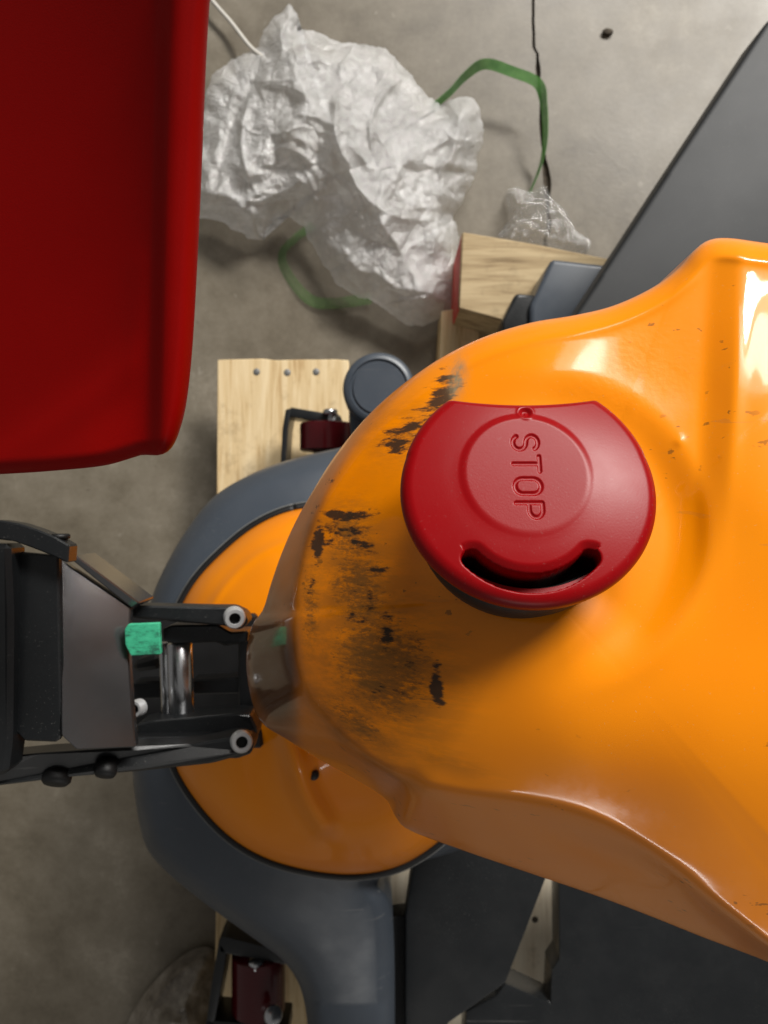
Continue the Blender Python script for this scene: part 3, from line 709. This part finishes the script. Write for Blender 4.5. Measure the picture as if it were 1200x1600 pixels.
def bag_z(q, e):
    out = np.zeros(len(q)); r_ = random.Random(5); fold = np.zeros(len(q))
    for k in range(46):
        cx, cy = r_.uniform(320, 740), r_.uniform(60, 490); a = r_.uniform(0, math.pi); L = r_.uniform(30, 120); bend = r_.uniform(-.5, .5)
        pl = np.array([(cx+t*L*math.cos(a+bend*t), cy+t*L*math.sin(a+bend*t)) for t in np.linspace(-1, 1, 9)])
        d = dist_to(q, pl); tip = np.clip(1-np.hypot(q[:, 0]-cx, q[:, 1]-cy)/(L*1.05), 0, 1)
        fold += r_.choice((1, 1, -.6))*r_.uniform(.006, .014)*np.exp(-d/r_.uniform(5, 13))*tip**.6
    for i, (x, y) in enumerate(q):
        h_ = .018+.085*min(1, e[i]/150)**.7
        c = crumple((x*.001, y*.001), 3.7, .022, 6.5)+fold[i]
        out[i] = max(.006, h_+c*min(1, .25+e[i]/50))
    return out
bag = obj('plastic_sheet', ring_mesh('plastic_sheet', ragged(BAG, 460), (540, 262), bag_z, 170, ((.004, .001),), 1.1), M_film)
tag(bag, 'crumpled heap of cloudy white plastic packing film on the concrete floor', 'plastic film')

def ribbon(name, pts, width, twist, label, mat=None):
    """a flat strap: pts = (px,py,z), width in m, twist in degrees of lean per point"""
    P = spline([tuple(at(*p))+(t,) for p, t in zip(pts, twist)], 60, False); v, f = [], []
    for i in range(len(P)):
        t = Vector(P[min(i+1, len(P)-1)][:3])-Vector(P[max(i-1, 0)][:3]); side = Vector((-t.y, t.x, 0)).normalized()
        a = R(P[i][3]); s = side*math.cos(a)+Vector((0, 0, 1))*math.sin(a)
        c = Vector(P[i][:3]); nn = t.normalized().cross(s)*.0005
        v += [c-s*width/2-nn, c+s*width/2-nn, c+s*width/2+nn, c-s*width/2+nn]
    for i in range(len(P)-1):
        for k in range(4): f.append((4*i+k, 4*i+(k+1) % 4, 4*i+4+(k+1) % 4, 4*i+4+k))
    f += [(0, 3, 2, 1), tuple(4*(len(P)-1)+k for k in range(4))]
    o = obj(name, mesh(name, v, f), mat or M_strap); flat_sharp(o, 30); return tag(o, label, 'strap', 'green packing straps')
ribbon('packing_strap', [(672, 170, .02), (700, 148, .03), (728, 118, .05), (758, 100, .06), (800, 112, .06), (840, 130, .055), (850, 165, .05), (852, 215, .04), (845, 258, .02), (828, 300, .008)], .014, [70, 72, 60, 35, 20, 25, 62, 70, 78, 82], 'green packing strap arching over the crack in the floor, right of the film heap')
ribbon('packing_strap', [(490, 352, .006), (462, 372, .006), (440, 398, .006), (452, 432, .006), (484, 468, .008), (520, 474, .01), (580, 466, .01)], .016, [25, 30, 40, 35, 20, 15, 10], 'faint green packing strap peeping out under the lower edge of the film heap', M_strap_faint)

SC = [(776, 372), (796, 340), (790, 304), (806, 292), (830, 300), (850, 290), (862, 310), (884, 330), (900, 360), (922, 376), (914, 396), (880, 392), (850, 384), (820, 386), (792, 384)]
def sc_z(q, e):
    return np.array([max(.003, .006+.03*min(1, e[i]/40)+crumple((x*.001, y*.001), 9.2, .022, 26)*min(1, e[i]/14)) for i, (x, y) in enumerate(q)])
tag(obj('plastic_scrap', ring_mesh('plastic_scrap', spline(SC, 160), (848, 350), sc_z, 60, ((.002, .0005),), 1.1), M_clear),
    'clear shiny scrap of stretch wrap on the floor behind the timber block', 'plastic scrap')
def cord():
    pts = [tuple(at(*p)) for p in ((300, -40, .02), (334, 4, .02), (362, 36, .02), (392, 74, .03), (420, 96, .05))]
    return obj('white_cord', tube([Vector(p) for p in spline(pts, 30, False)], .003, 8), plastic('white_plastic', lin(200, 196, 188), .4))
tag(cord(), 'thin whitish cord running from the top edge into the film heap', 'cord')
CH = [(942, 46), (948, 43), (957, 45), (959, 50), (953, 53), (944, 51)]
tag(flat_sharp(obj('debris_chip', prism([(x, y, .007) for x, y in CH], .0068, .0015), M_crack)), 'small dark chip lying on the bare floor at the upper right', 'debris')
RAG = [(196, 1610), (214, 1570), (236, 1540), (262, 1512), (290, 1490), (322, 1480), (345, 1500), (348, 1560), (346, 1660), (200, 1660)]
def rag_z(q, e):
    return np.array([max(.004, .012+.05*min(1, e[i]/60)+crumple((x*.001, y*.001), 5.4, .014, 9)*min(1, e[i]/20)) for i, (x, y) in enumerate(q)])
def rag_mat():
    t = NT('dirty_grey_film'); c = t.ramp(t.noise(28, 7, .7), [(.32, lin(70, 62, 54)), (.5, lin(122, 114, 102)), (.7, lin(158, 150, 138))])
    t.bump(t.noise(90, 5), .5, .003); return t.out(**{'Base Color': c, 'Roughness': .4})
tag(obj('crumpled_sheet', ring_mesh('crumpled_sheet', spline(RAG, 160), (280, 1580), rag_z, 50, ((.003, .001),), 1.1), rag_mat()),
    'crumpled dirty grey sheet on the floor beside the lower caster', 'sheet')
